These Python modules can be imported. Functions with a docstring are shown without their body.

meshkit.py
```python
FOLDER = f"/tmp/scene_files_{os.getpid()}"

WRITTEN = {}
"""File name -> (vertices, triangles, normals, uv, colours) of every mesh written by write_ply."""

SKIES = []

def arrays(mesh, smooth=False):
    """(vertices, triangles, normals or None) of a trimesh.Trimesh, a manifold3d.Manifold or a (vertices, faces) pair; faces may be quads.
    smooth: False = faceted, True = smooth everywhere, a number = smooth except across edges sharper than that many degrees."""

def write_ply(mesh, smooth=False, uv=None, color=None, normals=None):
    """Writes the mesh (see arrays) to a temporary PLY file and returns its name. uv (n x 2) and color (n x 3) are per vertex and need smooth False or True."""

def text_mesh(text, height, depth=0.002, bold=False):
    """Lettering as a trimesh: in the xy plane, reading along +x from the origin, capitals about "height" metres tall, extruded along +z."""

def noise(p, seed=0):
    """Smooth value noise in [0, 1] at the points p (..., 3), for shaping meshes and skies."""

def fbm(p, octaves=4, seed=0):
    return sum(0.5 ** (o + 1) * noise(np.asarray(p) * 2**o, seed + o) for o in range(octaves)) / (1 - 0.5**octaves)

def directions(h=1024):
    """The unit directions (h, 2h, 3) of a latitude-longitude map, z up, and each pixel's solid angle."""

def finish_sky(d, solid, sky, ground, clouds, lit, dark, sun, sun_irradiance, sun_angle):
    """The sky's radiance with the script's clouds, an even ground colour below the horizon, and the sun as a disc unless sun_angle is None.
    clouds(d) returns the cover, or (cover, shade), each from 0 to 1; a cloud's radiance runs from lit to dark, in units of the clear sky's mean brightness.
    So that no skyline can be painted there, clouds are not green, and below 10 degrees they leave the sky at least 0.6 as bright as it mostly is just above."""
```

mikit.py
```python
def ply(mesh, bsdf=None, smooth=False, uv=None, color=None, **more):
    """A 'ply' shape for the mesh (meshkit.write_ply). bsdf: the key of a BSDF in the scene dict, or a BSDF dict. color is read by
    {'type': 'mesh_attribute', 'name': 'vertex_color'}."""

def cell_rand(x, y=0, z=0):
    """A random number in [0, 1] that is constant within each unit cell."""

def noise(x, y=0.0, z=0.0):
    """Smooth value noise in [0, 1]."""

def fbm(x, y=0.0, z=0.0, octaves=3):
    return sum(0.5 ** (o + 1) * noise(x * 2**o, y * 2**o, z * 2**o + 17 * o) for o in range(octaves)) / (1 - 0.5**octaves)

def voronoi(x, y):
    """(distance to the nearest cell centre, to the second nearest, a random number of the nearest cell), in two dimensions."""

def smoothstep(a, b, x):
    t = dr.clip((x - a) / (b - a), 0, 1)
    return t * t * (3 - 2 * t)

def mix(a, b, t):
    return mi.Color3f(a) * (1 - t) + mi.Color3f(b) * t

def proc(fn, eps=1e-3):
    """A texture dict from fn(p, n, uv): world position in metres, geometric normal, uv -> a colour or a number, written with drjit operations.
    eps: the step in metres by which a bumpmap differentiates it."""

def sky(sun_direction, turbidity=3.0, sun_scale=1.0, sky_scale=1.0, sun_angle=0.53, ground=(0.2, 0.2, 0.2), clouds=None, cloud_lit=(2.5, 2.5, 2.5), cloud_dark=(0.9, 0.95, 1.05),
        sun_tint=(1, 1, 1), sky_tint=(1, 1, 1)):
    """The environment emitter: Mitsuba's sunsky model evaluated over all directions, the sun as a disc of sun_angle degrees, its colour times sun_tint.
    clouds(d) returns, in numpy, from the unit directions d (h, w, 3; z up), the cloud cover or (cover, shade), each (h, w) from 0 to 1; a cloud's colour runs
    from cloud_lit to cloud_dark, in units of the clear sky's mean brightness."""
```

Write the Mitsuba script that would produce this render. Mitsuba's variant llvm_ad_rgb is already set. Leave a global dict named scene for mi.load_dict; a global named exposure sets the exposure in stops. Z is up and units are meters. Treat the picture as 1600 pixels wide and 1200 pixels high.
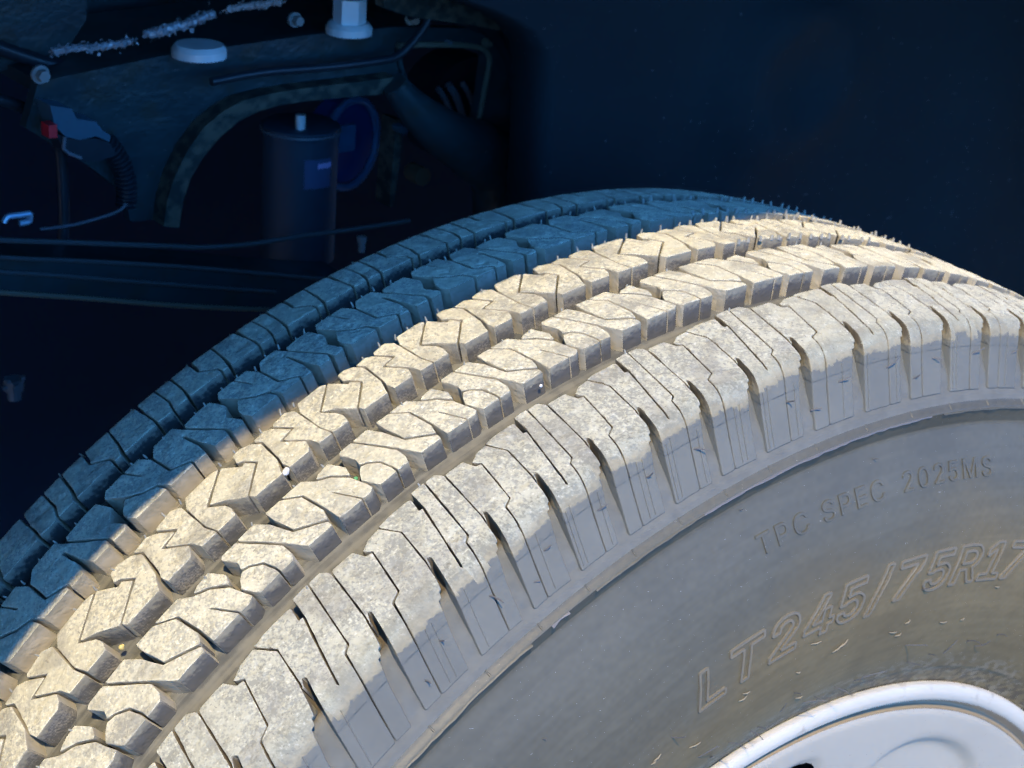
import math, random
import numpy as np
import drjit as dr
import mitsuba as mi
import trimesh
import shapely
from shapely.geometry import Polygon, LineString, MultiPolygon
from shapely import affinity
from scipy.interpolate import PchipInterpolator
from scipy.spatial import Delaunay
import mikit, meshkit
from mikit import proc, noise, fbm, voronoi, cell_rand, smoothstep, mix

T4 = mi.ScalarTransform4f
scene, labels = {}, {}

# ------------------------------------------------------------------ camera, sky, exposure
EYE = [-0.52566, -0.52120, 0.64514]
FWD = [0.58802, 0.70724, -0.39249]
UP = [0.19020, 0.35074, 0.91696]
exposure = 1.92
scene['camera'] = {'type': 'thinlens', 'fov': 30.2378, 'fov_axis': 'x', 'near_clip': 0.02, 'far_clip': 60.0,
                   'aperture_radius': 0.0009, 'focus_distance': 0.57,
                   'to_world': T4().look_at(origin=EYE, target=[a + b for a, b in zip(EYE, FWD)], up=UP)}
SUN = [-0.52, -0.74, 1.0]
scene['sky'] = mikit.sky(SUN, turbidity=3, sun_scale=1.0, sky_scale=2.4, sun_tint=(1.0, 0.94, 0.74), sky_tint=(0.27, 0.90, 1.75), ground=(0.2, 0.19, 0.17))

# ------------------------------------------------------------------ materials
def two(b): return {'type': 'twosided', 'bsdf': b}
def P3(p): return p.x, p.y, p.z

def dust_colour(p, n, uv):
    """Worn contact faces: pale silty dust with grit; walls across the tyre: tan dried mud, browned for shade in the shoulder slots; walls along it: bare rubber with a film of dust, sun and shade painted in on the inner ribs."""
    r = dr.sqrt(p.x * p.x + p.z * p.z) + 1e-6
    nr = dr.abs(n.x * p.x + n.z * p.z) / r
    ny = dr.abs(n.y)
    a = fbm(p.x * 160, p.y * 160, p.z * 160, 3)
    b = noise(p.x * 900, p.y * 900, p.z * 900)
    c = noise(p.x * 1700 + 9, p.y * 1700, p.z * 1700)
    big = fbm(p.x * 28 + 3, p.y * 28, p.z * 28, 2)
    top = mix((0.375, 0.375, 0.325), (0.60, 0.585, 0.475), smoothstep(0.34, 0.62, a * 0.35 + b * 0.35 + c * 0.3))
    top = mix(top, (0.56, 0.54, 0.42), 0.5 * smoothstep(0.42, 0.68, big))
    top = mix(top, (0.80, 0.78, 0.70), 0.8 * smoothstep(0.68, 0.86, c * 0.6 + b * 0.4))
    top = mix(top, (0.20, 0.20, 0.19), 0.5 * smoothstep(0.80, 0.95, noise(p.x * 1100, p.y * 1100 + 5, p.z * 1100)))
    # the outer rib is greyer than the middle ones
    top = top * mix((1.10, 1.10, 1.05), (0.84, 0.86, 0.85), smoothstep(-0.040, -0.062, p.y))
    top = mix(top, (0.23, 0.228, 0.205), 0.45 * smoothstep(0.52, 0.72, fbm(p.x * 70 + 11, p.y * 70, p.z * 70, 3)))
    top = top * mix((1, 1, 1), (0.72, 0.72, 0.70), smoothstep(-0.086, -0.094, p.y))  # rounded shoulder painted darker against its glow in the sun
    tan = mix((0.31, 0.285, 0.215), (0.44, 0.405, 0.315), fbm(p.x * 220, p.y * 220, p.z * 220, 2))
    dep = 0.3998 - 0.815 * p.y * p.y - r                 # depth below the worn face
    tan = mix(tan, mix((0.105, 0.088, 0.060), (0.20, 0.168, 0.115), a), smoothstep(-0.052, -0.058, p.y) * smoothstep(-0.104, -0.098, p.y))  # shoulder slot walls painted darker brown for the dim light in them
    rub = mix((0.085, 0.088, 0.088), (0.125, 0.125, 0.12), a)
    rub = mix(rub, (0.24, 0.23, 0.20), smoothstep(0.45, 0.8, 0.6 * a + 0.4 * c) * smoothstep(-0.035, 0.0, p.y))
    rub = mix(rub, mix((0.27, 0.245, 0.19), (0.42, 0.39, 0.315), a), smoothstep(0.022, 0.028, p.y))  # pale band for the sun on these rib walls, put into the colour
    rub = mix(rub, (0.050, 0.055, 0.058), smoothstep(0.038, 0.046, p.y))  # inner rib walls painted dark for the shade they stand in
    rub = mix((0.26, 0.245, 0.19), rub, smoothstep(0.0004, 0.0045, dep + 0.006 * (a - 0.5) + 0.003 * (b - 0.5)))
    # bare moulded rubber below the line the road reaches on the outer shoulder
    ang = dr.atan2(p.x, p.z) * 55.0
    line = 0.3872 + 0.0030 * (cell_rand(ang, 2.0, 1.0) - 0.5) + 0.0032 * (fbm(p.x * 150, 3.0, p.z * 150, 3) - 0.5) + 0.0016 * (b - 0.5)
    below = (1 - smoothstep(line - 0.0006, line + 0.0006, r)) * dr.select(p.y < -0.088, mi.Float(1), mi.Float(0))
    bare = mix((0.118, 0.123, 0.112), (0.155, 0.160, 0.142), fbm(p.x * 60, p.y * 60, p.z * 60, 2))
    side = mix(tan, rub, smoothstep(0.45, 0.75, ny))
    col = mix(side, top, smoothstep(0.55, 0.8, nr + dr.select(p.y < -0.086, mi.Float(0.35), mi.Float(0.0)) * smoothstep(0.2, 0.5, nr)))
    near = smoothstep(line + 0.0046, line + 0.0006, r + 0.002 * (a - 0.5)) * dr.select(p.y < -0.088, mi.Float(1), mi.Float(0))
    col = mix(col, mix((0.20, 0.175, 0.115), (0.33, 0.295, 0.205), 0.5 * a + 0.5 * b), 0.85 * near)
    return mix(col, bare, below)

def dust_bump(p, n, uv):
    r = dr.sqrt(p.x * p.x + p.z * p.z)
    k = dr.select((p.y < -0.088) & (r < 0.3835), mi.Float(0.12), mi.Float(1.0))
    return k * (0.00052 * fbm(p.x * 420, p.y * 420, p.z * 420, 3) + 0.00026 * noise(p.x * 1400, p.y * 1400, p.z * 1400))

def sidewall_colour(p, n, uv):
    r = dr.sqrt(p.x * p.x + p.z * p.z)
    th = dr.atan2(p.x, p.z)
    big = fbm(th * 9 + 4, r * 24, 0.0, 3)
    cool = mix((0.074, 0.070, 0.050), (0.104, 0.098, 0.070), big)
    warm = mix((0.118, 0.093, 0.048), (0.166, 0.132, 0.068), fbm(th * 16, r * 40, 3.0, 3))
    c = mix(cool, warm, smoothstep(0.335, 0.275, r + 0.05 * (big - 0.5) - 0.035 * th))
    spk = noise(p.x * 1300, p.y * 1300, p.z * 1300)
    c = mix(c, (0.42, 0.42, 0.40), 0.4 * smoothstep(0.93, 0.98, spk))
    # pale scuffs by the bead
    sc = fbm(th * 60 + 200 * r, r * 420, 1.0, 3)
    c = mix(c, (0.215, 0.190, 0.135), 0.6 * smoothstep(0.256, 0.243, r) * smoothstep(0.45, 0.75, sc))
    c = mix(c, (0.055, 0.047, 0.036), 0.75 * smoothstep(0.250, 0.2345, r) * smoothstep(0.42, 0.62, fbm(th * 90 - 150 * r, r * 500, 4.0, 3)))
    # dust streaks that run round the sidewall
    st = fbm(th * 5, r * 300, 7.0, 4)
    c = c * (0.95 + 0.10 * smoothstep(0.3, 0.7, st)) * (0.93 + 0.14 * noise(p.x * 500, p.y * 500, p.z * 500))
    return c

def sidewall_bump(p, n, uv):
    r = dr.sqrt(p.x * p.x + p.z * p.z)
    return 0.00016 * fbm(p.x * 300, p.y * 300, p.z * 300, 3) + 0.00014 * noise(p.x * 60, p.y * 60, p.z * 60) + 0.00005 * fbm(dr.atan2(p.x, p.z) * 12, r * 900, 0.0, 2)

def groove_colour(p, n, uv):
    a = fbm(p.x * 240, p.y * 240, p.z * 240, 3)
    g = mix((0.105, 0.110, 0.105), (0.215, 0.215, 0.188), smoothstep(0.3, 0.7, 0.6 * fbm(dr.atan2(p.x, p.z) * 9, p.y * 420, 0.0, 3) + 0.4 * a))
    bare = mix((0.108, 0.113, 0.104), (0.150, 0.154, 0.138), a)
    g = mix(g, mix((0.085, 0.072, 0.050), (0.18, 0.150, 0.105), a), smoothstep(-0.060, -0.066, p.y) * smoothstep(-0.0955, -0.088, p.y))
    return mix(g, bare, smoothstep(-0.089, -0.0955, p.y))

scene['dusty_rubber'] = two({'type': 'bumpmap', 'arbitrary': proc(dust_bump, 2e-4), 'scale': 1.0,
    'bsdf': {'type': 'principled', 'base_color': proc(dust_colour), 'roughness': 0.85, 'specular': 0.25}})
scene['groove_rubber'] = two({'type': 'principled', 'base_color': proc(groove_colour), 'roughness': 0.8, 'specular': 0.25})
scene['sidewall_rubber'] = two({'type': 'bumpmap', 'arbitrary': proc(sidewall_bump, 3e-4), 'scale': 1.0,
    'bsdf': {'type': 'principled', 'base_color': proc(sidewall_colour), 'roughness': 0.5, 'specular': 0.45}})
scene['letter_rubber'] = two({'type': 'principled', 'base_color': {'type': 'rgb', 'value': [0.160, 0.140, 0.098]}, 'roughness': 0.5, 'specular': 0.4})
scene['spew_rubber'] = two({'type': 'principled', 'base_color': {'type': 'rgb', 'value': [0.30, 0.30, 0.26]}, 'roughness': 0.6})
scene['dark_spew_rubber'] = two({'type': 'principled', 'base_color': {'type': 'rgb', 'value': [0.12, 0.12, 0.12]}, 'roughness': 0.5})

def paint_colour(p, n, uv):
    a = fbm(p.x * 30, p.y * 30, p.z * 30, 3)
    c = mix((0.010, 0.026, 0.034), (0.026, 0.050, 0.055), a)
    s = noise(p.x * 420, p.y * 420, p.z * 420)
    c = mix(c, (0.03, 0.035, 0.03), 0.7 * smoothstep(0.5, 0.75, fbm(p.x * 90, p.y * 90, p.z * 90 + 2, 3)))
    return mix(c, (0.08, 0.085, 0.085), 0.6 * smoothstep(0.92, 0.98, s))
def liner_colour(p, n, uv):
    a = fbm(p.x * 9, p.y * 9, p.z * 9, 3)
    c = mix((0.0030, 0.0100, 0.0150), (0.0075, 0.0210, 0.0270), a)
    s = noise(p.x * 260, p.y * 260, p.z * 260)
    c = mix(c, (0.05, 0.07, 0.08), 0.7 * smoothstep(0.93, 0.975, s))
    t = noise(p.x * 620, p.y * 620, p.z * 620 + 3)
    return mix(c, (0.16, 0.18, 0.18), 0.9 * smoothstep(0.93, 0.97, t) * smoothstep(0.45, 0.6, fbm(p.x * 12, p.y * 12, p.z * 12, 2)))
def paint_bump(p, n, uv):
    return 0.0009 * fbm(p.x * 70, p.y * 70, p.z * 70, 3) + 0.0002 * fbm(p.x * 500, p.y * 500, p.z * 500, 2)
scene['dark_paint'] = two({'type': 'bumpmap', 'arbitrary': proc(paint_bump, 4e-4), 'scale': 1.0,
    'bsdf': {'type': 'principled', 'base_color': proc(paint_colour), 'roughness': 0.35, 'specular': 0.4}})
scene['liner_plastic'] = two({'type': 'principled', 'base_color': proc(liner_colour), 'roughness': 0.75, 'specular': 0.2})
def rgb(*v): return {'type': 'rgb', 'value': list(v)}
def plain(name, col, rough=0.5, metal=0.0):
    scene[name] = two({'type': 'principled', 'base_color': rgb(*col), 'roughness': rough, 'metallic': metal})
plain('black_plastic', (0.014, 0.022, 0.030), 0.35)
plain('zinc', (0.70, 0.74, 0.75), 0.35, 0.15)
plain('olive_edge', (0.12, 0.115, 0.085), 0.6)
def edge_colour(p, n, uv):
    a = fbm(p.x * 160, p.y * 160, p.z * 160, 4)
    return mix((0.022, 0.032, 0.030), (0.085, 0.082, 0.062), smoothstep(0.35, 0.7, a))
scene['bare_edge_dark'] = two({'type': 'principled', 'base_color': proc(edge_colour), 'roughness': 0.7, 'specular': 0.2})
plain('spring_steel', (0.11, 0.13, 0.15), 0.35)
plain('line_steel', (0.05, 0.065, 0.07), 0.35)
plain('tan_edge', (0.42, 0.36, 0.30), 0.6)
plain('canister_plastic', (0.018, 0.042, 0.066), 0.5)
plain('dull_foil', (0.28, 0.25, 0.24), 0.5)
plain('dull_zinc', (0.20, 0.22, 0.22), 0.5)
plain('blue_zinc', (0.25, 0.38, 0.48), 0.35, 0.4)
plain('rust', (0.11, 0.075, 0.045), 0.8)
plain('blue_plastic', (0.028, 0.085, 0.125), 0.6)
plain('deep_blue', (0.015, 0.06, 0.24), 0.5)
plain('ring_blue', (0.05, 0.17, 0.34), 0.35)
plain('lilac_paper', (0.40, 0.36, 0.62), 0.6)
plain('shade_blue', (0.012, 0.04, 0.10), 0.8)  # navy of the deep shade under the truck, painted into the backing
plain('red_plastic', (0.55, 0.02, 0.03), 0.4)
plain('label_paper', (0.05, 0.085, 0.17), 0.5)
plain('bright_foil', (0.30, 0.33, 0.36), 0.4, 0.3)
plain('body_paint', (0.02, 0.022, 0.026), 0.25)
plain('straw', (0.24, 0.20, 0.125), 0.7)
plain('white_stone', (0.75, 0.74, 0.70), 0.7)
plain('amber_stone', (0.72, 0.58, 0.22), 0.5)
plain('green_leaf', (0.10, 0.36, 0.16), 0.6)
def ground_colour(p, n, uv):
    return mix((0.17, 0.16, 0.14), (0.26, 0.245, 0.21), fbm(p.x * 6, p.y * 6, 0.0, 4))
scene['ground_grit'] = two({'type': 'principled', 'base_color': proc(ground_colour), 'roughness': 0.9})
def rim_colour(p, n, uv):
    return mix(mix((0.33, 0.315, 0.26), (0.385, 0.365, 0.30), fbm(p.x * 25, p.y * 25, p.z * 25, 3)), (0.24, 0.20, 0.14), 0.5 * smoothstep(0.9, 0.96, noise(p.x * 700, p.y * 700, p.z * 700)))
scene['silver_paint'] = two({'type': 'principled', 'base_color': proc(rim_colour), 'roughness': 0.5, 'specular': 0.3})
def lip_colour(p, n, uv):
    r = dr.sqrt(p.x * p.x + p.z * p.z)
    d = smoothstep(0.2246, 0.2236, r + 0.0006 * (noise(p.x * 300, p.y * 300, p.z * 300) - 0.5)) * smoothstep(0.2183, 0.2188, r)  # groove band: the lip shadow painted in as a tan tone
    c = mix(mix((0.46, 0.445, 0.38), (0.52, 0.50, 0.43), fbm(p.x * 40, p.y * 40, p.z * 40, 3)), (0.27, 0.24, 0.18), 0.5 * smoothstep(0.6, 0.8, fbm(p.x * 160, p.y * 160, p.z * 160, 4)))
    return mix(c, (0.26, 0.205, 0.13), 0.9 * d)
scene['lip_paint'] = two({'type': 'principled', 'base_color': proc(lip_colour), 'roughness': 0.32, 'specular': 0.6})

# ------------------------------------------------------------------ helpers
used = {}
def key_for(name):
    used[name] = used.get(name, -1) + 1
    return name if used[name] == 0 else '%s_%03d' % (name, used[name])
def put(name, mesh, bsdf, smooth=30, label=None, category=None, group=None, kind=None, **more):
    k = key_for(name)
    scene[k] = mikit.ply(mesh, bsdf, smooth=smooth, **more)
    d = {a: b for a, b in (('label', label), ('category', category), ('group', group), ('kind', kind)) if b}
    if d: labels[k] = d
    return k
def tube(points, radii, sides=8, cap=True):
    p = np.asarray(points, float); n = len(p)
    t = np.gradient(p, axis=0); t /= np.linalg.norm(t, axis=1, keepdims=True) + 1e-12
    a = np.cross(t[0], [0.31, 0.2, 0.93]); a /= np.linalg.norm(a)
    A = []
    for i in range(n):
        a = a - t[i] * (a @ t[i]); a /= np.linalg.norm(a); A.append(a)
    A = np.array(A); B = np.cross(t, A)
    ang = np.arange(sides) * 2 * np.pi / sides
    r = np.broadcast_to(radii, (n,))[:, None, None]
    v = p[:, None] + r * (np.cos(ang)[None, :, None] * A[:, None] + np.sin(ang)[None, :, None] * B[:, None])
    f = []
    for i in range(n - 1):
        for j in range(sides):
            k = (j + 1) % sides
            f += [[i * sides + j, i * sides + k, (i + 1) * sides + k], [i * sides + j, (i + 1) * sides + k, (i + 1) * sides + j]]
    v = v.reshape(-1, 3)
    if cap:
        c0, c1 = len(v), len(v) + 1
        v = np.vstack([v, p[:1], p[-1:]])
        for j in range(sides):
            k = (j + 1) % sides
            f += [[c0, k, j], [c1, (n - 1) * sides + j, (n - 1) * sides + k]]
    return trimesh.Trimesh(v, f, process=False)
def curve(pts, n=40):
    p = np.asarray(pts, float)
    d = np.r_[0, np.cumsum(np.linalg.norm(np.diff(p, axis=0), axis=1))]
    return PchipInterpolator(d, p)(np.linspace(0, d[-1], n))
def revolve(profile, t0=0.0, t1=2 * np.pi, n=720):
    """Turn an (y, r) profile about the axle; angle from the top, towards +x."""
    pr = np.asarray(profile, float); closed = abs(t1 - t0 - 2 * np.pi) < 1e-9
    t = np.linspace(t0, t1, n, endpoint=not closed)
    v = np.stack([pr[None, :, 1] * np.sin(t)[:, None], np.broadcast_to(pr[None, :, 0], (len(t), len(pr))), pr[None, :, 1] * np.cos(t)[:, None]], -1)
    m = len(pr); i = np.arange(len(t) if closed else len(t) - 1)[:, None]; j = np.arange(m - 1)[None]
    i2 = (i + 1) % len(t)
    q = np.stack([i * m + j, i2 * m + j, i2 * m + j + 1, i * m + j + 1], -1).reshape(-1, 4)
    return trimesh.Trimesh(v.reshape(-1, 3), np.vstack([q[:, [0, 1, 2]], q[:, [0, 2, 3]]]), process=False)
def slab(poly, y0, y1, bevel=0.0):
    """A plate: outline in (x, z), between the planes y0 and y1 (y0 towards the viewer)."""
    m = trimesh.creation.extrude_polygon(poly if isinstance(poly, Polygon) else Polygon(poly), abs(y1 - y0), engine='earcut')
    v = m.vertices.copy(); m.vertices = np.c_[v[:, 0], max(y0, y1) - v[:, 2], v[:, 1]]
    return m
def box(c, e):
    m = trimesh.creation.box(extents=e); m.apply_translation(c); return m
def ycyl(c, r, h, sections=32, r2=None):
    """A cylinder along y centred at c."""
    m = trimesh.creation.cylinder(radius=r, height=h, sections=sections)
    m.apply_transform(trimesh.transformations.rotation_matrix(np.pi / 2, [1, 0, 0])); m.apply_translation(c); return m
def zcyl(c, r, h, sections=32):
    m = trimesh.creation.cylinder(radius=r, height=h, sections=sections); m.apply_translation(c); return m
def join(*m): return trimesh.util.concatenate(list(m))

# ------------------------------------------------------------------ ground
put('ground', ([[-9, -9, -0.4], [9, -9, -0.4], [9, 9, -0.4], [-9, 9, -0.4]], [[0, 1, 2], [0, 2, 3]]), 'ground_grit', smooth=False, kind='structure')

# ------------------------------------------------------------------ tyre
# Tread coordinates: s counts pattern pitches round the tyre (their lengths vary, as moulded), w is the distance across the tread in mm from the middle.
KN = np.arange(-1, 9)
KV = [-55.99926, -45.75227, -36.08020, -28.00762, -21.15021, -14.31788, -7.34438, 0.86214, 8.24379, 15.81893]
_pch = PchipInterpolator(KN, KV)
S0, S1 = -2.0, 12.0
def theta(s):
    s = np.asarray(s, float)
    t = np.where(s < -1, KV[0] + (s + 1) * 9.6, np.where(s > 8, KV[-1] + (s - 8) * 7.5, _pch(np.clip(s, -1, 8))))
    return np.radians(t)
TH_END = float(np.degrees(theta(S1))); TH_BEGIN = float(np.degrees(theta(S0)))
REST = 32; REST_STEP = (360.0 - (TH_END - TH_BEGIN)) / REST
def theta_all(s):
    s = np.asarray(s, float)
    return np.where(s > S1, np.radians(TH_END + (s - S1) * REST_STEP), theta(s))

R0, KC = 399.8, 0.000815
PROFILE = [(-y, R0 - KC * y * y) for y in np.linspace(90, 0, 46)]
SHOULDER = [(-92.6, 392.4), (-95.2, 390.6), (-97.3, 388.0), (-98.8, 384.9), (-100.5, 381.0), (-102.4, 377.0), (-104.6, 372.4), (-106.9, 367.8), (-109.1, 364.1)]
_half = SHOULDER[::-1] + PROFILE
_full = np.array(_half + [(-y, r) for y, r in _half[::-1][1:]])
_d = np.r_[0, np.cumsum(np.linalg.norm(np.diff(_full, axis=0), axis=1))]; _d -= _d[len(_d) // 2]
_py, _pr = PchipInterpolator(_d, _full[:, 0]), PchipInterpolator(_d, _full[:, 1])
WMAX = _d[-1]
def prof(w):
    w = np.clip(w, -WMAX, WMAX)
    y, r, dy, dr_ = _py(w), _pr(w), _py(w, 1), _pr(w, 1)
    L = np.hypot(dy, dr_)
    return y, r, -dr_ / L, dy / L           # outward normal in (y, r)
def depth_at(w):
    """Depth of the grooves: full on the tread, running out on the buttress."""
    a = np.clip((np.abs(w) - 84) / 32.0, 0, 1)
    return 9.4 * (1 - a) + 1.2 * a
def surf(s, w, d):
    y, r, ny, nr = prof(w)
    y, r = y - ny * d, r - nr * d
    t = theta_all(s)
    return np.stack([r * np.sin(t), y, r * np.cos(t)], -1) * 0.001
PITCH = 51.0
WE = 121.8                                   # outer end of the shoulder lugs

rng = np.random.default_rng(11)
def lug(outline, cuts=(), shift=0, gap=0.14, fine=True, seed=0, round_=0.26):
    """One lug of the tread from its outline in (s, w): worn rim, uneven face, walls down to the groove floor."""
    o = np.array(outline, float); o[:, 0] = o[:, 0] * PITCH
    g = Polygon(o).buffer(0)
    for c in cuts:
        c = np.array(c, float); c[:, 0] *= PITCH
        g = g.difference(Polygon(c).buffer(0) if len(c) > 2 and np.allclose(c[0], c[-1]) else LineString(c).buffer(0.06, cap_style='flat'))
    g = g.buffer(-gap - round_, join_style='round').buffer(round_, join_style='round')
    step = 0.62 if fine else 3.0
    out = []
    for part in getattr(g, 'geoms', [g]):
        if part.area < 4: continue
        ring = np.array(shapely.segmentize(LineString(part.exterior.coords), step).coords)[:-1]
        if shapely.LinearRing(ring).is_ccw is False: ring = ring[::-1]
        keep = np.r_[True, np.linalg.norm(np.diff(ring, axis=0), axis=1) > 0.12]; ring = ring[keep]
        tan = np.roll(ring, -1, 0) - np.roll(ring, 1, 0); tan /= np.linalg.norm(tan, axis=1, keepdims=True) + 1e-9
        nor = np.c_[tan[:, 1], -tan[:, 0]]            # outward
        n = len(ring)
        sx = shift * PITCH
        def nz(p, f, sd): return meshkit.noise(np.c_[(p[:, 0] + sx) * f, p[:, 1] * f, np.full(len(p), sd * 1.7)], 5) - 0.5
        if fine:
            chip = nor * (0.14 * nz(ring, 1.6, 2) - 0.5 * np.clip(nz(ring, 0.45, 9) - 0.22, 0, 1) * 4 * 0.3)[:, None]
            ring = ring + nor * (0.30 * nz(ring, 0.22, 1))[:, None]
            wear = 0.22 + 0.40 * np.clip(nz(ring, 0.5, 3) + 0.3, 0, 1)
            inset = [0.38, 0.14, 0.0, 0.0, -0.15 * np.ones(n)[:, None]]
            deps = [np.zeros(n), wear * 0.35, wear * 1.15 + 0.2, np.full(n, 3.2), depth_at(ring[:, 1]) + 0.4]
            deps[3] = np.minimum(3.2, 0.5 * deps[4])
            dmid = deps[4] * 0.5
            deps[2] = np.minimum(deps[2], 0.3 * deps[4] + 0.1)
        else:
            inset, deps = [0.2, -0.1], [np.zeros(n), depth_at(ring[:, 1]) + 0.4]
        rings = [ring - nor * a for a in inset]
        if fine: rings[0] = rings[0] + chip; rings[1] = rings[1] + chip; rings[2] = rings[2] + 0.5 * chip
        # cap
        pts = rings[0]
        if fine:
            x0, y0, x1, y1 = part.bounds
            gx, gy = np.meshgrid(np.arange(x0, x1, 1.15), np.arange(y0, y1, 1.15))
            gp = np.c_[gx.ravel(), gy.ravel()] + rng.uniform(-0.3, 0.3, (gx.size, 2))
            gp = gp[shapely.contains_xy(part.buffer(-0.85), gp[:, 0], gp[:, 1])]
            allp = np.vstack([pts, gp])
        else:
            allp = pts
        cap_poly = Polygon(pts)
        tri = Delaunay(allp).simplices
        cen = allp[tri].mean(1)
        if not cap_poly.is_valid: cap_poly = cap_poly.buffer(0)
        tri = tri[shapely.contains_xy(cap_poly, cen[:, 0], cen[:, 1])]
        a = allp[tri]; ccw = np.cross(a[:, 1] - a[:, 0], a[:, 2] - a[:, 0]) < 0
        tri[ccw] = tri[ccw][:, ::-1]
        uv = [np.c_[allp, np.zeros(len(allp))]]
        if fine:
            soft = np.clip((96 - np.abs(allp[:, 1])) / 8, 0.06, 1)
            uv[0][:, 2] = -soft * (0.75 * nz(allp, 0.28, 4) + 0.5 * nz(allp, 0.8, 5) + 0.16 * nz(allp, 1.9, 6))
            uv[0][:n, 2] *= 0.6
        off = [0]
        for k in range(1, len(rings)):
            off.append(sum(len(q) for q in uv)); uv.append(np.c_[rings[k], deps[k]])
        F = [tri]
        i = np.arange(n); j = (i + 1) % n
        for k in range(len(rings) - 1):
            p, q = off[k], off[k + 1]
            F += [np.c_[p + i, q + i, q + j], np.c_[p + i, q + j, p + j]]
        U = np.vstack(uv)
        V = surf(U[:, 0] / PITCH + shift, U[:, 1], U[:, 2])
        out.append(trimesh.Trimesh(V, np.vstack(F)[:, ::-1], process=False))
    return join(*out) if out else None

# outlines of the lugs of one pitch, (s, w); w runs from the outer (negative) to the inner edge of the tyre
OUT = -WE
def shoulder_line(s84, w0=-84.0, slope=0.0050): return lambda w: s84 + (w - w0) * slope
slotA, slotB = shoulder_line(0.372), shoulder_line(0.868)       # middles of the two slots at the start
def slot(m):
    r = lambda w: m(w) + 0.022
    l = lambda w: m(w) - 0.024
    p = [(m(-82.3) + .004, -82.0), (r(-83.2) - .004, -83.2), (r(-97), -97), (r(OUT), OUT - 4), (r(OUT) - 0.112, OUT - 4), (r(-108) - 0.106, -108), (r(-101) - 0.100, -101), (r(-97.6) - 0.098, -97.6),
         (r(-97.5) - 0.072, -97.4), (r(-95.2) - 0.070, -95.2), (r(-95.1) - 0.050, -95.0), (r(-90) - 0.046, -90)]
    return p + [p[0]]
Z1 = [(0.684, -64.4), (0.597, -84.4), (0.520, -86.4), (0.470, -97), (0.365, OUT)]
Z2 = [(0.285, -55.5), (0.207, -76.6), (0.173, -85.9), (0.124, -87.6), (0.083, -97), (-0.022, OUT)]
E1 = [(0.425, -58.8), (0.352, -82.6), (0.300, -93), (0.165, OUT)]
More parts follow.
